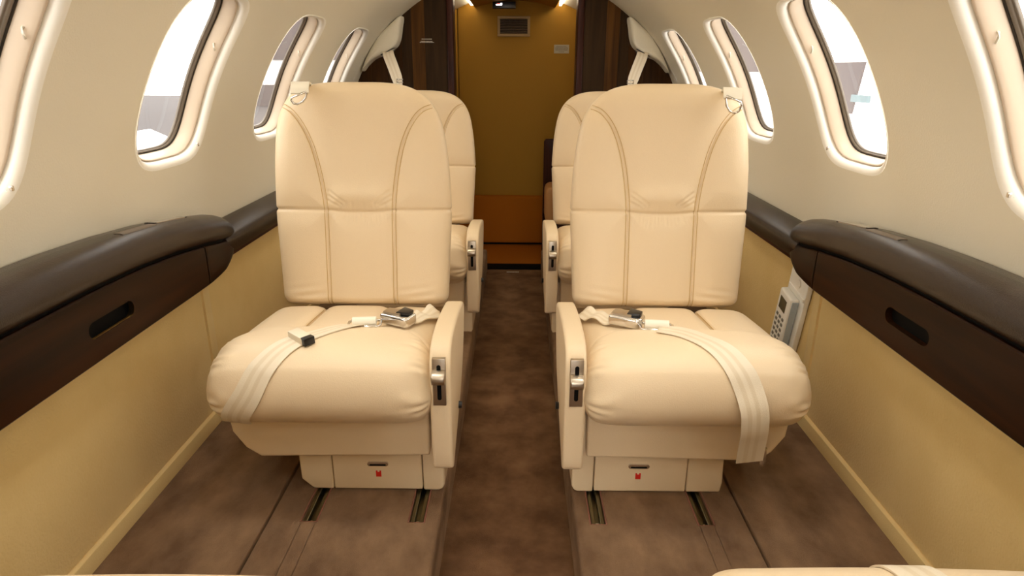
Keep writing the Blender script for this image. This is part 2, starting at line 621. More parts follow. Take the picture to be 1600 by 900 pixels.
# kick panel of rust carpet with a soft fold at the floor
prof = [(LY + 0.0, 0.212), (LY - 0.022, 0.207), (LY - 0.030, 0.19), (LY - 0.034, 0.0), (LY - 0.032, -0.085), (LY - 0.020, -0.106), (LY + 0.03, -0.110), (LY + 0.03, 0.2)]
prism('kick_panel', prof, 0, -0.62, 0.62, 'kick', wall_back, 0.004, 2)
box('kick_recess', -0.62, 0.62, LY - 0.004, LY + 0.02, -0.125, -0.075, 'black', wall_back)  # black strip put in for the dark shade of the floor crease
for sx, side in ((-1, 'left'), (1, 'right')):
    xs = sorted((sx * 0.62, sx * 0.64))
    struct(box('wall_lavatory_' + side, xs[0], xs[1], YP + 0.04, LY + 0.04, -0.15, 1.5, 'lav'))
# lavatory ceiling: shallow arched centre panel, pale coves with light strips behind its edges
pts = [(-0.252, 1.352), (-0.13, 1.381), (0.0, 1.392), (0.13, 1.379), (0.236, 1.350), (0.236, 1.42), (0.0, 1.46), (-0.252, 1.42)]
struct(prism('ceiling_lavatory', pts, 1, YP + 0.04, LY, 'lav', None, 0.003, 2))
for sx, side in ((-1, 'left'), (1, 'right')):
    pts = [(sx * 0.22, 1.40), (sx * 0.30, 1.368), (sx * 0.40, 1.325), (sx * 0.64, 1.20), (sx * 0.64, 1.5), (sx * 0.22, 1.5)]
    struct(prism('trim_%d' % (4 if sx < 0 else 5), pts, 1, YP + 0.04, LY, 'shell', None, 0))
    xs = sorted((sx * 0.258, sx * 0.272))
    t = box('cove_light', xs[0], xs[1], YP + 0.06, LY - 0.02, 1.360, 1.376, 'lavled')
    tag(t, 'slim warm light strip in the %s cove of the lavatory ceiling' % side, 'light', 'lavatory cove lights')
# closing the front end of the cabin with its bulkhead rim (behind the camera)
for sx, side in ((-1, 'left'), (1, 'right')):
    xs = np.linspace(0.34, 0.88, 9)
    pts = [(sx * 0.34, -0.1)] + [(sx * x, ZC + math.sqrt(R * R - x * x)) for x in xs] + [(sx * 0.88, -0.1)]
    struct(prism('wall_front_' + side, pts, 1, Y0 - 0.03, Y0, 'tan'))

# long ceiling wash lights
for sx, side in ((-1, 'left'), (1, 'right')):
    xs = sorted((sx * 0.24, sx * 0.30))
    t = box('ceiling_light', xs[0], xs[1], -0.9, 3.4, 1.386, 1.396, 'led')
    tag(t, 'long warm wash light along the %s of the cabin ceiling' % side, 'light', 'cabin ceiling lights')


# ------------------------------------------------------------------ aft side rails
def rail(sx, idx):
    pts = [(0.895, 0.563), (0.868, 0.563), (0.815, 0.552), (0.802, 0.546), (0.797, 0.536), (0.800, 0.520), (0.818, 0.487), (0.835, 0.487), (0.895, 0.487)]
    o = prism('trim_%d' % idx, [(sx * a, b) for a, b in pts], 1, 1.74, YP, 'darkleather', None, 0.004, 2)
    struct(o)
    prism('wood_strip', [(sx * a, b) for a, b in ((0.895, 0.485), (0.828, 0.485), (0.832, 0.470), (0.895, 0.468))], 1, 1.76, YP, 'woodtrim', o, 0.002, 2)


rail(-1, 1); rail(1, 2)


# ------------------------------------------------------------------ forward side ledges with drawers
def ledge_edge(y):
    """how far the ledge's inner face stands from the centre line"""
    if y < 1.50:
        return 0.782
    u = min(1.0, (y - 1.50) / 0.365)
    return 0.782 + 0.074 * (1 - math.sqrt(max(0.0, 1 - u ** 2.4)))


def ledge_dz(y):
    return float(np.interp(y, [-1.3, 1.15, 1.3, 1.45, 1.6, 1.75, 1.87], [0.006, 0.0, -0.005, -0.016, -0.034, -0.060, -0.085]))


def build_ledge(sx, side):
    t = thing('side_ledge', 'dark leather topped ledge with a wooden drawer along the %s cabin wall' % side, 'ledge', (sx * 0.85, 0.9, 0.46), 'side ledges')
    off = Vector(t.location)
    ys = np.r_[np.linspace(-0.4, 1.4, 40), np.linspace(1.42, 1.862, 46)]
    # padded cap
    V = []
    capp = [(0.115, -0.058), (0.012, -0.058), (0.006, -0.056), (0.001, -0.050), (-0.001, -0.040), (0.001, -0.026), (0.006, -0.014), (0.015, -0.004), (0.027, 0.004), (0.045, 0.009), (0.070, 0.010), (0.095, 0.006), (0.115, 0.004)]
    for y in ys:
        X = ledge_edge(y) - 0.006
        endk = max(0.0, (y - 1.70) / 0.162)
        sq = 1 - 0.35 * endk ** 3
        for a, b in capp:
            zz = 0.662 + ledge_dz(y) + (-0.058 + (b + 0.058) * sq)
            V.append((sx * min(X + a, 0.886) - off.x, y - off.y, zz - off.z))
    n = len(capp)
    F = grid_faces(len(ys), n, False) + [tuple(range(n)), tuple(range((len(ys) - 1) * n, len(ys) * n))]
    mesh_obj('padded_cap', V, F, 'darkleather', t)

    def face(name, ya, yb, m, hole=None):
        yv = np.linspace(ya, yb, 40)
        V = []
        def z0(y):
            return 0.462 + float(np.interp(y, [1.60, 1.70, 1.80, 1.862], [0, 0.004, 0.026, 0.060]))
        rows = [(0.09, 0), (0.003, 0), (0.0, 0.004), (0.0, None), (0.002, -1), (0.09, -1)]
        for y in yv:
            X = ledge_edge(y)
            zt = 0.662 + ledge_dz(y) - 0.066
            zb = min(z0(y), zt - 0.012)
            V += [(sx * min(X + 0.085, 0.8625) - off.x, y - off.y, zb - off.z), (sx * (X + 0.004) - off.x, y - off.y, zb - off.z), (sx * (X + 0.001) - off.x, y - off.y, zb + 0.003 - off.z),
                  (sx * X - off.x, y - off.y, zb + 0.25 * (zt - zb) - off.z), (sx * X - off.x, y - off.y, zb + 0.75 * (zt - zb) - off.z),
                  (sx * (X + 0.001) - off.x, y - off.y, zt - 0.003 - off.z), (sx * (X + 0.004) - off.x, y - off.y, zt - off.z), (sx * min(X + 0.085, 0.8625) - off.x, y - off.y, zt - off.z)]
        F = grid_faces(40, 8, False) + [tuple(range(8)), tuple(range(39 * 8, 40 * 8))]
        return mesh_obj(name, V, F, m, t)
    d = face('drawer_front', -0.4, 1.577, 'wood')
    # pull slot cut into the drawer front
    cut = stadium_bm(sx * 0.782 - off.x, 1.172 - off.y, 0.527 - off.z, 0.074, 0.0165, 0.020)
    cutter = bm_obj('cutter', cut, 'black')
    cutter.parent = t
    boolean(d, cutter)
    # recessed liner of the slot
    b = stadium_bm(sx * (0.782 + 0.0175) - off.x, 1.172 - off.y, 0.527 - off.z, 0.078, 0.020, 0.003)
    bm_obj('pull_slot', b, 'black', d)
    face('end_panel', 1.581, 1.862, 'wood')
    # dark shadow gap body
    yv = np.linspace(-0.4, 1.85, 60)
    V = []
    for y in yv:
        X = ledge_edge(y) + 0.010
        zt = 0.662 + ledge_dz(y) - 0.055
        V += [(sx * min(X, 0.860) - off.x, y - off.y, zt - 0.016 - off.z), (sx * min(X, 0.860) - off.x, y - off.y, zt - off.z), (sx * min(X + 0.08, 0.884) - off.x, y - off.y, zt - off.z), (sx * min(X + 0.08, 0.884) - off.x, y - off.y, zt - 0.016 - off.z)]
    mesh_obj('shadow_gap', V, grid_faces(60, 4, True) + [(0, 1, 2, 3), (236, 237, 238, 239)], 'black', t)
    # inset tray and chrome strip on the cap
    def inset(name, ya, yb, xa, xb, m, lift):
        V = []
        yv = np.linspace(ya, yb, 14)
        for y in yv:
            for x in np.linspace(xa, xb, 5):
                a = x - (ledge_edge(y) - 0.006)
                h = np.interp(a, [c[0] for c in capp[5:]], [c[1] for c in capp[5:]])
                V.append((sx * x - off.x, y - off.y, 0.662 + ledge_dz(y) + h + lift - off.z))
            for x in np.linspace(xb, xa, 5):
                a = x - (ledge_edge(y) - 0.006)
                h = np.interp(a, [c[0] for c in capp[5:]], [c[1] for c in capp[5:]])
                V.append((sx * x - off.x, y - off.y, 0.662 + ledge_dz(y) + h - 0.004 - off.z))
        return mesh_obj(name, V, grid_faces(14, 10, True) + [tuple(range(10)), tuple(range(130, 140))], m, t)
    inset('ribbed_inset', 1.31, 1.44, 0.816, 0.836, 'tray', 0.0012)
    inset('chrome_strip', 1.452, 1.60, 0.828, 0.852, 'chrome', 0.0022)
    return t


def stadium_pts(hl, hr, n=12):
    """2D stadium: half length hl, radius hr"""
    pts = []
    for i in range(n + 1):
        a = -math.pi / 2 + math.pi * i / n
        pts.append((hl - hr + hr * math.cos(a), hr * math.sin(a)))
    for i in range(n + 1):
        a = math.pi / 2 + math.pi * i / n
        pts.append((-hl + hr + hr * math.cos(a), hr * math.sin(a)))
    return pts


def stadium_bm(x, y, z, hl, hr, hd):
    return prism_bm([(y + a, z + b) for a, b in stadium_pts(hl, hr)], 0, x - hd, x + hd)


def stadium_ring(x, y, z, hl, hr, r):
    return tube('r', [(x, y + a, z + b) for a, b in stadium_pts(hl, hr)], r, None, None, 6, True)


def boolean(o, cutter):
    md = o.modifiers.new('cut', 'BOOLEAN')
    md.operation = 'DIFFERENCE'; md.object = cutter; md.solver = 'EXACT'
    bpy.context.view_layer.update()
    dg = bpy.context.evaluated_depsgraph_get()
    me = bpy.data.meshes.new_from_object(o.evaluated_get(dg))
    o.modifiers.clear()
    o.data = me
    me.set_sharp_from_angle(angle=math.radians(30))
    bpy.data.objects.remove(cutter)


ledge_l = build_ledge(-1, 'left'); ledge_r = build_ledge(1, 'right')


# ================================================================== SEATS
# local seat frame: x = outboard (+), y = aft, z up; origin = floor below the cushion's centre line.
# outboard +x is mirrored for the left side with sx = -1
SEATX = 0.415
BACK_H = 0.600


def W_out(z):
    return np.interp(z, [0, 0.12, 0.262, 0.38, 0.475, 0.600], [0.228, 0.233, 0.240, 0.235, 0.226, 0.214])


SEAM_Z = 0.264
LSEAM = [(-0.090, 0.0), (-0.090, 0.14), (-0.0905, 0.265)]
USEAM = [(-0.0905, 0.265), (-0.094, 0.303), (-0.102, 0.358), (-0.115, 0.418), (-0.131, 0.463), (-0.151, 0.499), (-0.174, 0.524), (-0.205, 0.540)]


def make_backrest():
    rows, n = 250, 400
    u = np.linspace(0, 1, rows)
    z = BACK_H * (u + 0.06 * np.sin(2 * np.pi * u) / (2 * np.pi) * -1 * 1.0)
    z = BACK_H * np.where(u < 0.5, u, u)
    # cluster rows at both ends
    tt = 0.5 - 0.5 * np.cos(np.pi * u)
    z = BACK_H * (0.72 * u + 0.28 * tt)
    z1 = 0.385
    E = np.where(z > z1, (np.clip(1 - (np.clip((z - z1) / (BACK_H - z1), 0, 1)) ** 3.8, 0, 1)) ** (1 / 3.6), 1.0)
    rb = 0.028
    eb = np.where(z < rb, np.sqrt(np.clip(1 - ((rb - z) / rb) ** 2, 0, 1)), 1.0)
    hw = W_out(z) * E - rb * 0.7 * (1 - eb)
    et = np.where(z > BACK_H - 0.07, (np.clip(1 - ((z - BACK_H + 0.07) / 0.07) ** 2.2, 0, 1)) ** 0.5, 1.0)
    V = np.zeros((rows, n, 3))
    t = np.linspace(0, 2 * np.pi, 4000, endpoint=False)
    for j in range(rows):
        h = max(hw[j], 0.002)
        df = 0.058 * (0.25 + 0.75 * eb[j]) * (0.10 + 0.90 * et[j])
        p = 4.2
        x = h * np.sign(np.cos(t)) * np.abs(np.cos(t)) ** (2 / p)
        yv = df * np.sign(np.sin(t)) * np.abs(np.sin(t)) ** (2 / 3.2)
        V[j, :, :2] = resample(np.c_[x, yv], n)
        V[j, :, 2] = z[j]
    X, Yv, Z = V[..., 0].copy(), V[..., 1].copy(), V[..., 2].copy()
    front = (Yv < 0.004).astype(float)
    fr = np.clip(-Yv / 0.05, 0, 1)
    seamz = SEAM_Z - 0.006 * np.exp(-(X / 0.075) ** 4)
    dzs = np.abs(Z - seamz)
    d = dzs.copy()
    dl = np.full(X.shape, 1e9)
    for sgn in (-1, 1):
        L = [(sgn * a, b) for a, b in LSEAM]; U = [(sgn * a, b) for a, b in USEAM]
        dl = np.minimum(dl, np.minimum(poly_dist(X, Z, L), poly_dist(X, Z, U)))
    d = np.minimum(d, dl)
    puff = 0.0075 * (1 - np.exp(-(d / 0.030) ** 1.6))
    groove = -0.0040 * np.exp(-(dl / 0.0034) ** 2)
    # double stitched welt: slight raise between the two thread lines
    V[..., 1] -= front * fr * (puff + groove - 0.0045 * np.exp(-(dzs / 0.0040) ** 2))
    # horizontal seam wraps round the sides
    wrap = 0.0045 * np.exp(-(dzs / 0.0040) ** 2)
    V[..., 0] -= np.sign(X) * np.clip(np.abs(X) / 0.22, 0, 1) ** 8 * wrap
    # centre panel above the seam bulges and gathers into small creases
    cz = Z - SEAM_Z
    mid = np.exp(-(X / 0.075) ** 6)
    V[..., 1] -= front * mid * 0.006 * np.exp(-((cz - 0.035) / 0.028) ** 2)
    for k2 in range(15):
        x0 = -0.072 + 0.0103 * k2 + rng.uniform(-0.003, 0.003)
        ln = rng.uniform(0.012, 0.034)
        line = [(x0, SEAM_Z - 0.010), (x0 * (1.0 + 5.5 * ln) + rng.uniform(-0.004, 0.004), SEAM_Z - 0.010 - ln)]
        V[..., 1] += front * rng.uniform(0.0006, 0.0014) * np.exp(-(poly_dist(X, Z, line) / 0.0024) ** 2)
        if k2 % 3 == 0:
            line = [(x0, SEAM_Z + 0.002), (x0 * (1.0 - 2 * ln), SEAM_Z + 0.004 + 0.6 * ln)]
            V[..., 1] += front * 0.0008 * np.exp(-(poly_dist(X, Z, line) / 0.0024) ** 2)
    for sgn, ph in ((-1, 0.0), (1, 1.0)):
        # diagonal pull creases running up from the seam corners
        for k2, (ox, sl) in enumerate(((0.070, 0.55), (0.060, 0.75), (0.050, 1.0))):
            line = [(sgn * (0.088 - 0.004 * k2), 0.290 + 0.012 * k2), (sgn * (ox - 0.012), 0.275 + 0.004 * k2)]
            V[..., 1] += front * 0.0022 * np.exp(-(poly_dist(X, Z, line) / 0.0032) ** 2)
    # soft sag creases near the bottom
    V[..., 1] += front * 0.0012 * np.sin(Z * 260 + X * 40) * np.exp(-((Z - 0.03) / 0.03) ** 2) * np.exp(-((np.abs(X) - 0.15) / 0.05) ** 2)
    V[..., 0] += 0.008 * np.clip((Z - SEAM_Z) / (BACK_H - SEAM_Z), 0, 1) ** 1.5 - 0.012
    VV = V.reshape(-1, 3)
    F = grid_faces(rows, n, True)
    F.append(tuple(range(n - 1, -1, -1))); F.append(tuple(range((rows - 1) * n, rows * n)))
    return VV, F


def surf_line(bvh, pts2, lift):
    out = []
    for (x, z) in pts2:
        hit = bvh.ray_cast(Vector((x, -1.0, z)), Vector((0, 1, 0)))
        if hit[0] is not None and hit[1].y < -0.25:
            out.append(hit[0] + hit[1] * lift)
    return out


def offset_line(L, o):
    L = np.asarray(L); T = np.gradient(L, axis=0); T /= np.linalg.norm(T, axis=1)[:, None]
    return L + np.c_[-T[:, 1], T[:, 0]] * o


def make_stitching(VV, F, sgn_list=(-1, 1)):
    bvh = BVHTree.FromPolygons([tuple(v) for v in VV], F)
    V2, F2 = [], []
    for sgn in sgn_list:
        for base in (LSEAM, USEAM):
            L = smooth_line([(sgn * a + 0.008 * max(0.0, (b - SEAM_Z) / (BACK_H - SEAM_Z)) ** 1.5 - 0.012, b) for a, b in base], 70)
            for o in (-0.0052, 0.0052):
                pts = surf_line(bvh, offset_line(L, o), 0.0002)
                if len(pts) > 4:
                    a, b = tube('s', pts, 0.00095, None, None, 5)
                    st = len(V2); V2 += a; F2 += [tuple(st + i for i in f) for f in b]
    return V2, F2


CUSH = dict(y0=1.212, y1=1.665, z0=0.232, z1=0.402, hw=0.250)


def make_cushion():
    y0, y1, z0, z1, hwid = CUSH['y0'], CUSH['y1'], CUSH['z0'], CUSH['z1'], CUSH['hw']
    hz = (z1 - z0) / 2; zc = (z0 + z1) / 2
    # section outline in (y, z): rounded front roll, flat bottom with a crisp lower front edge
    sec = []
    for a in np.linspace(math.pi / 2, math.pi * 1.40, 60):
        sec.append((y0 + 0.105 + 0.105 * math.cos(a), zc + hz * math.sin(a)))
    sec.append((y0 + 0.085, z0)); sec.append((y1 - 0.03, z0)); 
    for a in np.linspace(-math.pi / 2, math.pi / 2, 20):
        sec.append((y1 - 0.03 + 0.03 * math.cos(a), zc + (hz - 0.012) * math.sin(a)))
    n, cols = 300, 230
    S = resample(np.array(sec), n)
    u = np.linspace(-1, 1, cols)
    xs = hwid * (0.75 * u + 0.25 * np.sin(u * math.pi / 2))
    yc = (y0 + y1) / 2
    V = np.zeros((cols, n, 3))
    r = 0.075
    for i, x in enumerate(xs):
        a = max(0.0, (abs(x) - (hwid - r)) / r)
        k = (max(0.0, 1 - a ** 2.6)) ** (1 / 2.2)
        dd = r * (1 - k)
        V[i, :, 0] = x
        V[i, :, 1] = yc + (S[:, 0] - yc) * (1 - 0.75 * dd / ((y1 - y0) / 2))
        V[i, :, 2] = zc + (S[:, 1] - zc) * (1 - 0.98 * dd / hz)
    X, Yv, Z = V[..., 0].copy(), V[..., 1].copy(), V[..., 2].copy()
    top = np.clip((Z - zc) / 0.05, 0, 1)
    # bolster swelling ahead of a crease that curls forward at both sides
    cy = 1.425 - 0.10 * np.clip((np.abs(X) - 0.12) / 0.125, 0, 1) ** 2
    b = 1 / (1 + np.exp((Yv - cy) / 0.010))
    V[..., 2] += top * (0.016 * b - 0.009 * np.exp(-((Yv - cy) / 0.012) ** 2))
    V[..., 2] -= top * 0.012 * np.clip((Yv - 1.42) / 0.22, 0, 1) ** 1.3
    # crown across
    V[..., 2] += top * 0.008 * (1 - (X / hwid) ** 2)
    # fore-and-aft seams of the rear panel
    for sgn in (-1, 1):
        dx = np.abs(X - sgn * 0.088)
        V[..., 2] -= top * (1 - b) * (0.010 * np.exp(-(dx / 0.0042) ** 2) + 0.008 * np.exp(-(dx / 0.018) ** 2))
    # gathered wrinkles at both ends of the front roll
    frontness = np.clip((1.40 - Yv) / 0.1, 0, 1)
    s_arc = np.arctan2(Z - zc, -(Yv - (y0 + 0.105)))
    wr = np.sin(s_arc * 19 + 2.3 * np.sin(s_arc * 7.0 + 1.0) + np.sign(X)) * np.exp(-((np.abs(X) - (hwid - 0.026)) / 0.018) ** 2)
    wr2 = np.sin(s_arc * 11 + 1.7 * np.sin(s_arc * 5.0)) * np.exp(-((np.abs(X) - (hwid - 0.05)) / 0.022) ** 2)
    dn = frontness * (0.0026 * wr + 0.0014 * wr2)
    V[..., 1] -= dn * np.cos(s_arc); V[..., 2] += dn * np.sin(s_arc)
    VV = V.reshape(-1, 3)
    F = grid_faces(cols, n, True)
    F.append(tuple(range(n - 1, -1, -1))); F.append(tuple(range((cols - 1) * n, cols * n)))
    return VV, F


BACK_V, BACK_F = make_backrest()
def make_cushion_stitch(sgn):
    bvh = BVHTree.FromPolygons([tuple(v) for v in CU_V], CU_F)
    V2, F2 = [], []
    for o in (-0.0045, 0.0045):
        pts = []
        for y in np.linspace(1.432, 1.625, 26):
            h = bvh.ray_cast(Vector((sgn * 0.088 + o, y, 1.0)), Vector((0, 0, -1)))
            pts.append(h[0] + h[1] * 0.0003)
        a, b = tube('s', pts, 0.001, None, None, 5)
        st = len(V2); V2 += a; F2 += [tuple(st + i for i in f) for f in b]
    return V2, F2


ST = [make_stitching(BACK_V, BACK_F, (g_,)) for g_ in (-1, 1)]
CU_V, CU_F = make_cushion()
CST = [make_cushion_stitch(g_) for g_ in (-1, 1)]
B0 = Vector((0, 1.697, 0.372))          # foot of the backrest (centre of thickness)
RECL = math.radians(9.5)


def back_mat(sx, hscale):
    return Matrix.Translation(B0) @ Matrix.Rotation(-RECL, 4, 'X') @ Matrix.Diagonal((1, 1, hscale, 1))


def mirrored(V, sx):
    return [(sx * v[0], v[1], v[2]) for v in V]


MESH = {}


def shared(key, name, V, F, m, parent, sx):
    if key in MESH:
        o = bpy.data.objects.new(name, MESH[key])
        COL.objects.link(o); o.parent = parent
        return o
    if sx < 0:
        F = [f[::-1] for f in F]
    o = mesh_obj(name, mirrored(V, sx), F, m, parent)
    MESH[key] = o.data
    return o


def ribbon(name, centre, normals, width, thick, m, parent, widths=None):
    """flat strap along centre points with surface normals"""
    V = []
    k = len(centre)
    for i in range(k):
        a = centre[max(0, i - 1)]; b = centre[min(k - 1, i + 1)]
        t = (b - a).normalized()
        nn = normals[i]
        s = t.cross(nn).normalized()
        nn = s.cross(t).normalized()
        w = (widths[i] if widths is not None else width) / 2
        for q in (-1, -0.33, 0.33, 1):
            V.append(centre[i] + s * w * q + nn * thick)
        for q in (1, 0.33, -0.33, -1):
            V.append(centre[i] + s * w * q)
    F = grid_faces(k, 8, True) + [tuple(range(7, -1, -1)), tuple(range((k - 1) * 8, k * 8))]
    o = mesh_obj(name, V, F, m, parent)
    uv = o.data.uv_layers.new(name='across')
    us = (0.0, 0.33, 0.67, 1.0, 1.0, 0.67, 0.33, 0.0)
    for lp in o.data.loops:
        uv.data[lp.index].uv = (us[lp.vertex_index % 8], (lp.vertex_index // 8) / k)
    o.data.set_sharp_from_angle(angle=math.radians(50))
    return o


def seat(name, label, sx, group, origin=(0, 0), hscale=1.0, dz=0.0, arm=True, rot=False, front=True):
    """sx = -1: seat on the camera's left; arm on the aisle side"""
    t = thing(name, label, 'chair', (0, 0, 0), group)
    back = shared('back%d' % sx, 'backrest', BACK_V, BACK_F, 'leather', t, sx)
    back.matrix_local = back_mat(sx, hscale)
    for q in (0, 1):
        shared('stitch%d%d' % (sx, q), 'seam_stitching', ST[q][0], ST[q][1], 'stitch', back, sx)
    cu = shared('cush%d' % sx, 'seat_cushion', CU_V, CU_F, 'leather', t, sx)
    for q in (0, 1):
        shared('cst%d%d' % (sx, q), 'seam_stitching', CST[q][0], CST[q][1], 'stitch', cu, sx)
    # skirt below the cushion: cut corner outboard
    o = sx * -SEATX       # converts cabin x to seat x
    def P(x):             # x = distance from the cabin centre, returns seat-local x
        return sx * (x - SEATX)
    if 'skirt%d' % sx in MESH:
        sk = bpy.data.objects.new('skirt', MESH['skirt%d' % sx]); COL.objects.link(sk); sk.parent = t
    else:
        pts = [(P(0.185), 0.262), (P(0.187), 0.125), (P(0.592), 0.118), (P(0.625), 0.142), (P(0.652), 0.185), (P(0.66), 0.262)]
        sk = prism('skirt', pts, 1, 1.315, 1.62, 'leather2', t, 0.007, 3)
        MESH['skirt%d' % sx] = sk.data
    # pedestal: outboard block, drawer, inboard block
    def part(key, nm, make, par):
        k2 = key + str(sx)
        if k2 in MESH:
            q = bpy.data.objects.new(nm, MESH[k2]); COL.objects.link(q); q.parent = par
        else:
            q = make(nm, par); MESH[k2] = q.data
        return q
    if sx < 0:
        ob = [(P(0.436), 0.002), (P(0.487), 0.002), (P(0.515), 0.030), (P(0.517), 0.125), (P(0.436), 0.125)]
    else:
        ob = [(P(0.443), 0.002), (P(0.528), 0.002), (P(0.532), 0.03), (P(0.528), 0.125), (P(0.443), 0.125)]
    DX = 0.436 if sx < 0 else 0.443
    part('pedo', 'pedestal_side', lambda nm, par: prism(nm, ob, 1, 1.352, 1.62, 'leather2', par, 0.005, 3), t)
    ib = [(P(0.211), 0.002), (P(0.172), 0.002), (P(0.163), 0.007), (P(0.158), 0.018), (P(0.157), 0.22), (P(0.211), 0.22)]
    part('pedi', 'pedestal_side', lambda nm, par: prism(nm, ib, 1, 1.350, 1.62, 'leather2', par, 0.005, 3), t)
    dr = part('drw', 'stowage_drawer', lambda nm, par: box(nm, P(0.2135), P(DX - 0.0025), 1.350, 1.60, 0.004, 0.125, 'leather2', par, 0.004, 3), t)
    px, pz = P(0.321), 0.079
    pb = part('pull', 'drawer_pull', lambda nm, par: bm_obj(nm, prism_bm([(px + a, pz + b) for a, b in stadium_pts(0.026, 0.006)], 1, 1.3455, 1.351, 0.0012, 2), 'chrome', par, True), dr)
    def dark(nm, par):
        return bm_obj(nm, prism_bm([(px + a, pz - 0.0020 + b) for a, b in stadium_pts(0.020, 0.0020)], 1, 1.3449, 1.350, 0.0, 2), 'black', par)
    part('pullslot', 'pull_recess', dark, pb)
    def lab(nm, par):
        b = box_bm(px - 0.0065, px + 0.0065, 1.3488, 1.3505, 0.041, 0.054, 0, 1)
        box_bm(px - 0.0065, px - 0.0025, 1.3488, 1.3505, 0.054, 0.058, 0, 1, b)
        box_bm(px + 0.0025, px + 0.0065, 1.3488, 1.3505, 0.054, 0.058, 0, 1, b)
        return bm_obj(nm, b, 'red', par)
    lb = part('rlab', 'red_label', lab, dr)
    # side and back body that carries the cushion
    part('body', 'seat_frame', lambda nm, par: box(nm, P(0.20), P(0.60), 1.60, 1.72, 0.05, 0.345, 'leather2', par, 0.01, 2), t)
    if arm:
        prof = [(1.262, 0.128), (1.285, 0.120), (1.32, 0.140), (1.40, 0.172), (1.49, 0.212), (1.56, 0.262), (1.61, 0.325), (1.635, 0.385), (1.622, 0.405), (1.590, 0.415),
                (1.50, 0.428), (1.40, 0.436), (1.33, 0.435), (1.292, 0.427), (1.268, 0.405), (1.255, 0.370), (1.250, 0.30), (1.253, 0.20)]
        am = part('arm', 'armrest', lambda nm, par: bm_obj(nm, prism_bm([tuple(q) for q in smooth_closed(prof, 60)], 0, P(0.172), P(0.125), 0.013, 4), 'leather', par, True), t)
        cx = P(0.149)
        def plate(nm, par):
            q = bm_obj(nm, box_bm(cx - 0.0145, cx + 0.0145, 1.2445, 1.256, 0.300, 0.412, 0.0012, 2), 'steel', par, True)
            return q
        pl = part('plate', 'recline_plate', plate, am)
        part('slot', 'lever_slot', lambda nm, par: bm_obj(nm, prism_bm([(cx + b, 0.356 + a) for a, b in stadium_pts(0.042, 0.0045)], 1, 1.2435, 1.249), 'black', par), pl)
        def lever(nm, par):
            z = 0.374 if sx < 0 else 0.366
            b = prism_bm([(1.2435, z + 0.014), (1.228, z + 0.010), (1.222, z + 0.004), (1.221, z - 0.008), (1.227, z - 0.016), (1.2435, z - 0.019)], 0, cx - 0.0155, cx + 0.0145, 0.004, 3)
            return bm_obj(nm, b, 'steel', par, True)
        part('lever', 'recline_lever', lever, pl)
        def bolt(nm, par):
            b = bmesh.new()
            bmesh.ops.create_cone(b, segments=16, radius1=0.010, radius2=0.008, depth=0.010, cap_ends=True)
            bmesh.ops.rotate(b, verts=b.verts, matrix=Matrix.Rotation(math.pi / 2, 3, 'Y'))
            bmesh.ops.translate(b, verts=b.verts, vec=(P(0.122), 1.42, 0.205))
            return bm_obj(nm, b, 'blackplastic', par, True)
        part('bolt', 'arm_pivot', bolt, am)
    t.location = (sx * SEATX + origin[0], origin[1], dz)
    if rot:
        t.rotation_euler = (0, 0, math.pi)
    return t, back, cu


def smooth_closed(pts, n):
    P = [np.array(p, float) for p in pts]
    k = len(P); out = []
    for i in range(k):
        a, b, c, d = P[(i - 1) % k], P[i], P[(i + 1) % k], P[(i + 2) % k]
        for t in np.linspace(0, 1, 10, endpoint=False):
            out.append(0.5 * ((2 * b) + (-a + c) * t + (2 * a - 5 * b + 4 * c - d) * t * t + (-a + 3 * b - 3 * c + d) * t ** 3))
    return resample(np.array(out), n)


G = 'cream leather cabin seats'
near_l, back_l, cu_l = seat('passenger_chair', 'front cream leather seat left of the aisle, belt strap slanting to its outer corner', -1, G)
near_r, back_r, cu_r = seat('passenger_chair', 'front cream leather seat right of the aisle, belt strap hanging over its front edge', 1, G)
far_l, fb_l, _ = seat('passenger_chair', 'rear cream leather seat half hidden behind the left front seat', -1, G, (0.0, 1.03), 0.93, -0.01)
far_r, fb_r, _ = seat('passenger_chair', 'rear cream leather seat half hidden behind the right front seat', 1, G, (0.0, 1.03), 0.93, -0.01)
fore_l, fo_l, cu_fl = seat('passenger_chair', 'left foreground seat facing aft, only a sliver of its cream cushion edge shows', 1, G, (-2 * SEATX + 0.03, 1.880), 1.0, -0.001, False, True)
fore_r, fo_r, cu_fr = seat('passenger_chair', 'right foreground seat facing aft, cream cushion edge with a strap across it', -1, G, (2 * SEATX + 0.07, 1.884), 1.0, 0.018, False, True)

# ------------------------------------------------------------------ lap belts laid on the cushions (parts of their seats)
BVH = {}
for sx in (-1, 1):
    BVH[sx] = BVHTree.FromPolygons(mirrored(CU_V, sx), [f[::-1] for f in CU_F] if sx < 0 else CU_F)


def lay(sx, pts, lift=0.0015, n=60):
    """pts: seat-local guide points; each is dropped onto the cushion"""
    L = smooth_line(pts, n)
    C, N = [], []
    for p in L:
        co, no, idx, dist = BVH[sx].find_nearest(Vector(p))
        C.append(co + no * lift); N.append(no)
    # smooth
    for _ in range(6):
        C = [C[0]] + [(C[i - 1] + C[i] * 2 + C[i + 1]) / 4 for i in range(1, n - 1)] + [C[-1]]
        N = [N[0]] + [((N[i - 1] + N[i] * 2 + N[i + 1]) / 4).normalized() for i in range(1, n - 1)] + [N[-1]]
    return C, N


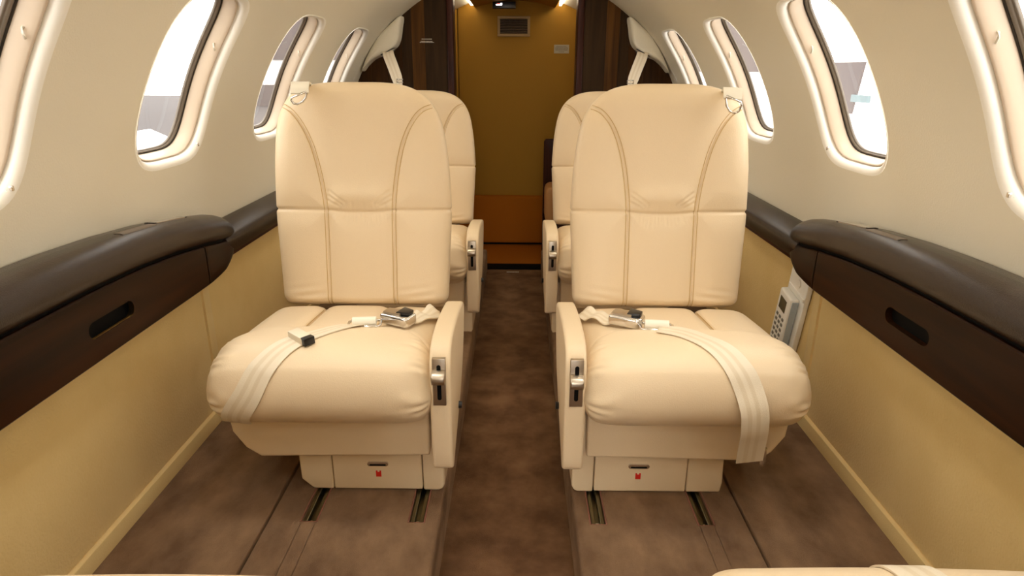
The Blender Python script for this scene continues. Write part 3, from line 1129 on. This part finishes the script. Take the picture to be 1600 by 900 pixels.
def buckle(sx, belt, c, ang, roll_at, roll_ang):
    """chromed lift buckle with a rolled webbing tongue; built flat then turned"""
    cz = c[2]
    def put(bm, at, a):
        bmesh.ops.scale(bm, verts=bm.verts, vec=(1.22, 1.22, 1.3))
        bmesh.ops.rotate(bm, verts=bm.verts, matrix=Matrix.Rotation(a, 3, 'Z'))
        bmesh.ops.translate(bm, verts=bm.verts, vec=at)
        return bm
    b = prism_bm([(-0.034, -0.017), (0.026, -0.022), (0.034, -0.014), (0.034, 0.014), (0.026, 0.022), (-0.034, 0.017)], 2, 0.0, 0.020, 0.006, 3)
    bk = bm_obj('buckle', put(b, c, ang), 'chrome', belt, True)
    b = prism_bm([(-0.028, -0.012), (0.012, -0.015), (0.012, 0.015), (-0.028, 0.012)], 2, 0.0195, 0.0245, 0.002, 2)
    bm_obj('buckle_latch', put(b, c, ang), 'steel', bk, True)
    b = prism_bm([(0.004, -0.016), (0.030, -0.010), (0.030, 0.010), (0.004, 0.018)], 2, 0.0205, 0.0265, 0.002, 2)
    bm_obj('buckle_release', put(b, (c[0] - 0.0, c[1] + 0.006, c[2]), ang), 'blackplastic', bk, True)
    # tongue frame and rolled webbing
    b = bmesh.new()
    bmesh.ops.create_cone(b, segments=20, radius1=0.0095, radius2=0.0095, depth=0.046, cap_ends=True)
    bmesh.ops.rotate(b, verts=b.verts, matrix=Matrix.Rotation(math.pi / 2, 3, 'Y'))
    put(b, (roll_at[0], roll_at[1], roll_at[2] + 0.009), roll_ang)
    rl = bm_obj('webbing_roll', b, 'webroll', belt, True)
    ca, sa = math.cos(roll_ang), math.sin(roll_ang)
    loop = [(-0.033, -0.020), (0.033, -0.020), (0.038, -0.013), (0.038, 0.013), (0.033, 0.020), (-0.033, 0.020), (-0.038, 0.013), (-0.038, -0.013)]
    pts = [(roll_at[0] + a * ca - d * sa, roll_at[1] + a * sa + d * ca, roll_at[2] + 0.004) for a, d in loop]
    tube_obj('belt_tongue', pts, 0.0032, 'chrome', belt, 8, True)


def X(sx, x):
    return sx * (x - SEATX)


def crumple(sx, belt, pts):
    """short gathered strap from the inner corner of the seat to the buckle"""
    C, N = lay(sx, pts, 0.004, 40)
    C = [c + n * (0.008 + 0.004 * math.sin(i * 0.33)) for i, (c, n) in enumerate(zip(C, N))]
    N = [(n + Vector((0.12 * math.sin(i * 0.31), -0.22, 0.1))).normalized() for i, n in enumerate(N)]
    w = [0.056 + 0.005 * math.sin(i * 0.4) - 0.016 * (i / 39) for i in range(40)]
    o = ribbon('gathered_strap', C, N, 0.05, 0.003, 'web', belt, w)
    return o


# left belt
CZ = 0.420
guide = [(X(-1, 0.345), 1.430, 0.45), (X(-1, 0.40), 1.385, 0.45), (X(-1, 0.452), 1.325, 0.45), (X(-1, 0.49), 1.275, 0.44), (X(-1, 0.525), 1.225, 0.40), (X(-1, 0.555), 1.200, 0.34), (X(-1, 0.588), 1.205, 0.285), (X(-1, 0.603), 1.235, 0.240)]
C, N = lay(-1, guide, 0.0015, 80)
wid = [float(np.interp(i, [0, 18, 30, 79], [0.030, 0.040, 0.054, 0.060])) for i in range(80)]
belt_l = ribbon('lap_belt', C, N, 0.055, 0.0022, 'web', near_l, wid)
buckle(-1, belt_l, (X(-1, 0.272), 1.458, CZ - 0.012), 2.75 - math.pi, (X(-1, 0.348), 1.428, CZ - 0.006), 0.10)
crumple(-1, belt_l, [(X(-1, 0.182), 1.585, 0.40), (X(-1, 0.200), 1.540, 0.43), (X(-1, 0.225), 1.500, 0.43), (X(-1, 0.255), 1.468, 0.43)])
# folded adjuster with a black end
i = 28
p, nn = C[i], N[i]
tdir = (C[i + 1] - C[i - 1]).normalized(); sdir = tdir.cross(nn).normalized()
rotm = Matrix((sdir, tdir, nn)).transposed()
b = box_bm(-0.030, 0.030, -0.014, 0.014, -0.002, 0.016, 0.004, 2)
for v in b.verts:
    v.co = p + rotm @ v.co
ad = bm_obj('belt_adjuster', b, 'web', belt_l, True)
sgn = 1 if (rotm @ Vector((1, 0, 0))).x > 0 else -1
b = box_bm(0.024 * sgn, 0.040 * sgn, -0.012, 0.012, -0.001, 0.011, 0.002, 2) if sgn > 0 else box_bm(-0.040, -0.024, -0.013, 0.013, -0.001, 0.0165, 0.002, 2)
for v in b.verts:
    v.co = p + rotm @ v.co
bm_obj('adjuster_tip', b, 'blackplastic', ad, True)

# right belt: out from under the buckle, over the roll and hanging down in front
guide = [(X(1, 0.352), 1.400, 0.45), (X(1, 0.402), 1.372, 0.45), (X(1, 0.440), 1.320, 0.45), (X(1, 0.470), 1.268, 0.44), (X(1, 0.492), 1.225, 0.41), (X(1, 0.510), 1.205, 0.365)]
C, N = lay(1, guide, 0.0015, 70)
end = C[-1]
hang = [(X(1, 0.522), 1.199, 0.32), (X(1, 0.530), 1.204, 0.27), (X(1, 0.538), 1.225, 0.22), (X(1, 0.545), 1.245, 0.165)]
Lh = smooth_line([tuple(C[-4]), tuple(C[-1])] + hang, 50)
C = C[:-4] + [Vector(q) for q in Lh]
N = N[:-4] + [(N[-1] * (1 - i / 49) + Vector((0, -1, 0.1)) * (i / 49)).normalized() for i in range(50)]
for _ in range(10):
    m_ = len(C)
    C = [C[0]] + [(C[i - 1] + C[i] * 2 + C[i + 1]) / 4 for i in range(1, m_ - 1)] + [C[-1]]
    N = [N[0]] + [((N[i - 1] + N[i] * 2 + N[i + 1]) / 4).normalized() for i in range(1, m_ - 1)] + [N[-1]]
belt_r = ribbon('lap_belt', C, N, 0.060, 0.0022, 'web', near_r)
b = box_bm(-0.006, 0.006, -0.003, 0.003, -0.022, 0.022, 0.002, 2)
bmesh.ops.translate(b, verts=b.verts, vec=C[-1] + Vector((0.032, 0.004, 0.012)))
bm_obj('belt_end_clip', b, 'chrome', belt_r, True)
buckle(1, belt_r, (X(1, 0.288), 1.462, CZ - 0.012), -0.42, (X(1, 0.352), 1.418, CZ - 0.004), -0.10)
crumple(1, belt_r, [(X(1, 0.182), 1.585, 0.40), (X(1, 0.202), 1.545, 0.43), (X(1, 0.235), 1.505, 0.43), (X(1, 0.262), 1.478, 0.43)])
# loose tail of the strap with a black keeper
b = box_bm(-0.045, 0.035, -0.009, 0.009, 0.0, 0.004, 0.001, 2)
bmesh.ops.rotate(b, verts=b.verts, matrix=Matrix.Rotation(0.05, 3, 'Z'))
bmesh.ops.translate(b, verts=b.verts, vec=(X(1, 0.378), 1.392, CZ - 0.002))
tl = bm_obj('belt_tail', b, 'web', belt_r, True)
b = box_bm(-0.009, 0.009, -0.011, 0.011, -0.001, 0.0065, 0.001, 2)
bmesh.ops.translate(b, verts=b.verts, vec=(X(1, 0.364), 1.390, CZ - 0.002))
bm_obj('belt_keeper', b, 'blackplastic', tl, True)

# strap across the right foreground cushion (its seat is turned round: local x is reversed)
g2 = [(X(-1, 0.420), 1.42, 0.46), (X(-1, 0.424), 1.32, 0.45), (X(-1, 0.426), 1.235, 0.42), (X(-1, 0.428), 1.21, 0.36), (X(-1, 0.43), 1.21, 0.30)]
C, N = lay(-1, g2, 0.0015, 40)
ribbon('lap_belt', C, N, 0.058, 0.0025, 'web', fore_r)


# shoulder strap loop with a D-ring over each near seat's outer top corner
def shoulder(sx, t):
    c = Vector((X(sx, 0.538), 1.712, 0.944)) if sx < 0 else Vector((X(sx, 0.560), 1.708, 0.936))
    pts = [c + Vector((sx * 0.014, 0.075, -0.010)), c + Vector((sx * 0.010, 0.045, 0.012)), c + Vector((sx * 0.006, 0.015, 0.018)), c + Vector((0, -0.010, 0.010)), c + Vector((sx * -0.002, -0.022, -0.006))]
    L = [Vector(p) for p in smooth_line([tuple(p) for p in pts], 24)]
    Nn = []
    for i in range(24):
        tt = (L[min(23, i + 1)] - L[max(0, i - 1)]).normalized()
        Nn.append(Vector((sx, 0, 0.0)).cross(tt).normalized())
    Nn = [n if n.z > 0 or n.y < 0 else -n for n in Nn]
    s = ribbon('shoulder_strap', L, Nn, 0.046, 0.005, 'webroll', t)
    q = c + Vector((0, -0.026, -0.014))
    ring = [(-0.021, 0.010), (0.021, 0.010), (0.023, 0.002), (0.018, -0.014), (0.008, -0.024), (-0.008, -0.024), (-0.018, -0.014), (-0.023, 0.002)]
    tube_obj('strap_ring', [q + Vector((a * 0.9, -0.10 * b, b * (0.6 if sx < 0 else 0.95) - sx * a * 0.35)) for a, b in ring], 0.0028, 'chrome', s, 8, True)


shoulder(-1, near_l); shoulder(1, near_r)

# ================================================================== harness covers by the aft wall
def harness(sx, side):
    t = thing('harness_cover', 'cream wing-shaped cover on the %s wall beside the dark wood divider, beige strap hanging out' % side, 'belt cover', (sx * 0.67, 3.44, 1.05), 'shoulder harness covers')
    off = Vector(t.location)
    pts = [(0.780, 0.985), (0.752, 1.045), (0.715, 1.105), (0.672, 1.162), (0.625, 1.205), (0.566, 1.248), (0.572, 1.19), (0.582, 1.14), (0.598, 1.108), (0.628, 1.085), (0.672, 1.062), (0.715, 1.045), (0.752, 1.015)]
    pts = smooth_closed(pts, 70)
    n = 70
    c = pts.mean(0)
    V = []
    layers = [(3.50, 1.0), (3.43, 1.0), (3.418, 0.985), (3.408, 0.95), (3.402, 0.86), (3.398, 0.6), (3.396, 0.2)]
    for y, k in layers:
        for p in pts:
            q = c + (p - c) * k
            V.append((sx * q[0] - off.x, y - off.y, q[1] - off.z))
    F = grid_faces(len(layers), n, True) + [tuple(range((len(layers) - 1) * n, len(layers) * n))]
    mesh_obj('cover_shell', V, F, 'shell', t)
    # slot frame
    a = Vector((sx * 0.600, 3.395, 1.092)); b_ = Vector((sx * 0.668, 3.395, 1.058))
    d = (b_ - a).normalized(); nrm = Vector((-d.z, 0, d.x))
    if nrm.z < 0: nrm = -nrm
    L = [a + nrm * 0.006, b_ + nrm * 0.006, b_ - nrm * 0.006, a - nrm * 0.006]
    tube_obj('slot_frame', [q - off for q in L], 0.0022, 'blackplastic', t, 6, True)
    L = [Vector(p) - off for p in smooth_line([(sx * 0.634, 3.40, 1.082), (sx * 0.630, 3.388, 1.062), (sx * 0.606, 3.375, 1.00), (sx * 0.588, 3.365, 0.945), (sx * 0.584, 3.362, 0.90)], 24)]
    w = [float(np.interp(i, [0, 16, 23], [0.056, 0.054, 0.036])) for i in range(24)]
    st = ribbon('harness_strap', L, [Vector((0, -1, 0))] * 24, 0.05, 0.003, 'web', t, w)
    q = L[18] + Vector((sx * -0.012, -0.004, 0))
    tube_obj('strap_buckle', [q + Vector((a1, 0, b1)) for a1, b1 in ((-0.016, 0.007), (0.016, 0.007), (0.016, -0.007), (-0.016, -0.007))], 0.0028, 'chrome', st, 6, True)
    return t


harness(-1, 'left'); harness(1, 'right')

# ================================================================== handset on the right wall
def phone():
    t = thing('cabin_phone', 'ivory telephone handset with keypad in its cradle on the right wall', 'phone', (0.862, 1.815, 0.29))
    ml = Matrix.Rotation(math.radians(-11), 4, 'X')
    t.rotation_euler = (math.radians(11), 0, 0)
    def bx(name, y0, y1, z0, z1, x0, x1, m, par, bw=0.003):
        return box(name, -x1, -x0, y0, y1, z0, z1, m, par, bw, 3)
    cr = bx('cradle', -0.060, 0.062, -0.16, 0.17, 0.0, 0.016, 'phone', t)
    bx('cradle_lip', -0.058, 0.052, 0.088, 0.098, 0.012, 0.020, 'phone', cr, 0.002)
    b = bmesh.new()
    bmesh.ops.create_cone(b, segments=20, radius1=0.014, radius2=0.013, depth=0.004, cap_ends=True)
    bmesh.ops.rotate(b, verts=b.verts, matrix=Matrix.Rotation(math.pi / 2, 3, 'Y'))
    bmesh.ops.translate(b, verts=b.verts, vec=(-0.018, -0.005, 0.122))
    bm_obj('cradle_button', b, 'phone', cr, True)
    hs = bx('handset', -0.034, 0.050, -0.15, 0.082, 0.016, 0.042, 'phone', t, 0.007)
    bx('handset_side', -0.0365, -0.030, -0.14, 0.074, 0.018, 0.037, 'phoneside', hs, 0.002)
    bx('display', -0.012, 0.034, 0.022, 0.062, 0.040, 0.0432, 'lcd', hs, 0.0012)
    for r in range(7):
        for c in range(3):
            y = 0.030 - c * 0.021; z = 0.000 - r * 0.018
            bx('key', y - 0.006, y + 0.006, z - 0.0045, z + 0.0045, 0.040, 0.0440, 'key', hs, 0.0015)


phone()

# ================================================================== lavatory fittings
def vent():
    z0, z1, x0, x1 = 1.188, 1.304, -0.112, 0.086
    t = thing('air_vent', 'beige framed air vent with horizontal slats high on the aft wall', 'vent', ((x0 + x1) / 2, LY, z0))
    off = Vector(t.location)
    b = bmesh.new()
    fw = 0.016
    for q in ((x0, x1, z0, z0 + fw), (x0, x1, z1 - fw, z1), (x0, x0 + fw, z0 + fw, z1 - fw), (x1 - fw, x1, z0 + fw, z1 - fw)):
        box_bm(q[0] - off.x, q[1] - off.x, -0.014, -0.0005, q[2] - off.z, q[3] - off.z, 0.003, 2, b)
    bm_obj('vent_frame', b, 'vent', t, True)
    box('vent_backing', x0 + fw - off.x, x1 - fw - off.x, -0.003, -0.001, z0 + fw - off.z, z1 - fw - off.z, 'black', t)
    for i in range(9):
        z = z0 + fw + 0.0055 + i * 0.0092 - off.z
        b = prism_bm([(-0.004, z + 0.0030), (-0.013, z - 0.0012), (-0.013, z - 0.0026), (-0.004, z + 0.0015)], 0, x0 + fw - off.x, x1 - fw - off.x)
        bm_obj('slat', b, 'ventslat', t)


vent()


def lit_sign():
    t = thing('lit_sign', 'small black illuminated sign above the air vent', 'sign', (-0.072, LY - 0.03, 1.36))
    box('sign_case', -0.068, 0.070, -0.02, 0.029, -0.017, 0.020, 'blackplastic', t, 0.003, 2)
    b = box_bm(-0.048, -0.012, -0.0215, -0.0195, -0.001, 0.006, 0, 1)
    box_bm(-0.022, -0.010, -0.0215, -0.0195, 0.001, 0.012, 0.001, 1, b)
    bm_obj('lit_symbol', b, 'lit', t)
    box('lit_red_mark', -0.040, -0.024, -0.0215, -0.0195, 0.006, 0.009, 'litred', t)


lit_sign()


def placard(name, label, x, y, z, w, h, m, ink, rows, seedv):
    t = thing(name, label, 'placard', (x, y, z))
    if m:
        box('plate', -w / 2, w / 2, -0.002, -0.0002, -h / 2, h / 2, m, t, 0.0008, 1)
    r = random.Random(seedv)
    b = bmesh.new()
    for i, (zz, ww) in enumerate(rows):
        xx = -ww / 2
        while xx < ww / 2 - 0.002:
            l = r.uniform(0.003, 0.009)
            box_bm(xx, min(xx + l, ww / 2), -0.0028, -0.0004, zz - 0.0014, zz + 0.0014, 0, 1, b)
            xx += l + 0.0018
    bm_obj('lettering', b, ink, t)
    return t


placard('wall_placard', 'pale placard with small print right of the air vent', 0.281, LY, 1.118, 0.092, 0.050, 'plate', 'ink', [(0.015, 0.066), (0.008, 0.078), (0.001, 0.078), (-0.006, 0.074), (-0.016, 0.034)], 3)
placard('wall_placard', 'small white two line marking on the dark wood left of the doorway', -0.452, YP, 1.134, 0.08, 0.03, None, 'ivoryink', [(0.009, 0.052), (-0.002, 0.062), (-0.007, 0.072)], 5)
p = thing('floor_placard', 'tiny pale marking on the aisle carpet by the dark sill', 'placard', (-0.004, 3.56, -DROP + 0.0005))
b = bmesh.new()
for i in range(8):
    box_bm(-0.038 + i * 0.009, -0.031 + i * 0.009, -0.008, 0.008, 0, 0.001, 0, 1, b)
bm_obj('lettering', b, 'plate', p)

# lavatory side unit: dark wood end panel and a rounded tan cushion behind it
t = thing('lavatory_cabinet', 'dark wood cabinet edge beside the aft wall, right of the aisle', 'cabinet', (0.40, 3.92, -DROP))
prism('cabinet_side', [(0.176 - 0.40, 0.0), (0.60 - 0.40, 0.0), (0.60 - 0.40, 0.715), (0.190 - 0.40, 0.715), (0.178 - 0.40, 0.70)], 1, 0.08, 0.11, 'post', t, 0.004, 2)
t = tag(bm_obj('lavatory_cushion', box_bm(0.182, 0.58, 3.74, 3.98, 0.12, 0.345, 0.05, 5), 'lavseat', None, True), 'rounded orange tan cushion peeking out behind the right rear seat', 'cushion')
box('plinth', 0.20, 0.58, 3.74, 3.98, -DROP, 0.125, 'post', t, 0.003, 2)

# ================================================================== outside
struct(box('ground_apron', -80, 2.0, -20, 60, -1.42, -1.40, 'apron'))
struct(box('ground_apron_right', 2.0, 40, -20, 60, -1.42, -1.40, 'wing'))
for sx, side in ((-1, 'left'), (1, 'right')):
    pts = [(sx * 1.02, 2.2), (sx * 1.02, 5.2), (sx * 8.2, 14.6), (sx * 8.2, 12.0)]
    w = prism('wing', pts, 2, -0.42, -0.30, 'wing', None, 0.02, 2)
    tag(w, 'white wing of the aircraft outside the %s windows' % side, 'wing')
h = prism('outside_hangar', [(14.9, -1.4), (17.2, 1.215), (16.0, 1.205)][:0] or [(15.75, 1.20), (18.6, 1.21), (16.10, 0.02), (16.00, 0.02)], 0, 8.0, 8.06, 'hangar')
tag(h, 'grey wedge of a hangar gable seen through the nearest right window', 'hangar')
s_ = box('hangar_sign', 7.9, 7.98, 15.14, 15.90, 0.31, 0.47, 'sign')
tag(s_, 'small blue grey board outside the nearest right window', 'sign')
t = thing('outside_hangar', 'grey hangar wall with a bright band seen through the second left window', 'hangar', (-14, 44, -1.4))
box('upper_wall', -4, 8, 0, 0.5, 2.9, 12, 'hangar', t)
box('lower_wall', -4, 8, 0, 0.5, 0.0, 1.35, 'hangar', t)
box('bright_door', -4, 8, 0.2, 0.5, 1.35, 2.9, 'wing', t)
t = thing('outside_hangar', 'grey hangar wall seen through the second right window', 'hangar', (14, 44, -1.4))
box('upper_wall', -8, 4, 0, 0.5, 2.3, 12, 'hangar', t)
box('bright_door', -8, 4, 0.2, 0.5, 0.0, 2.3, 'wing', t)
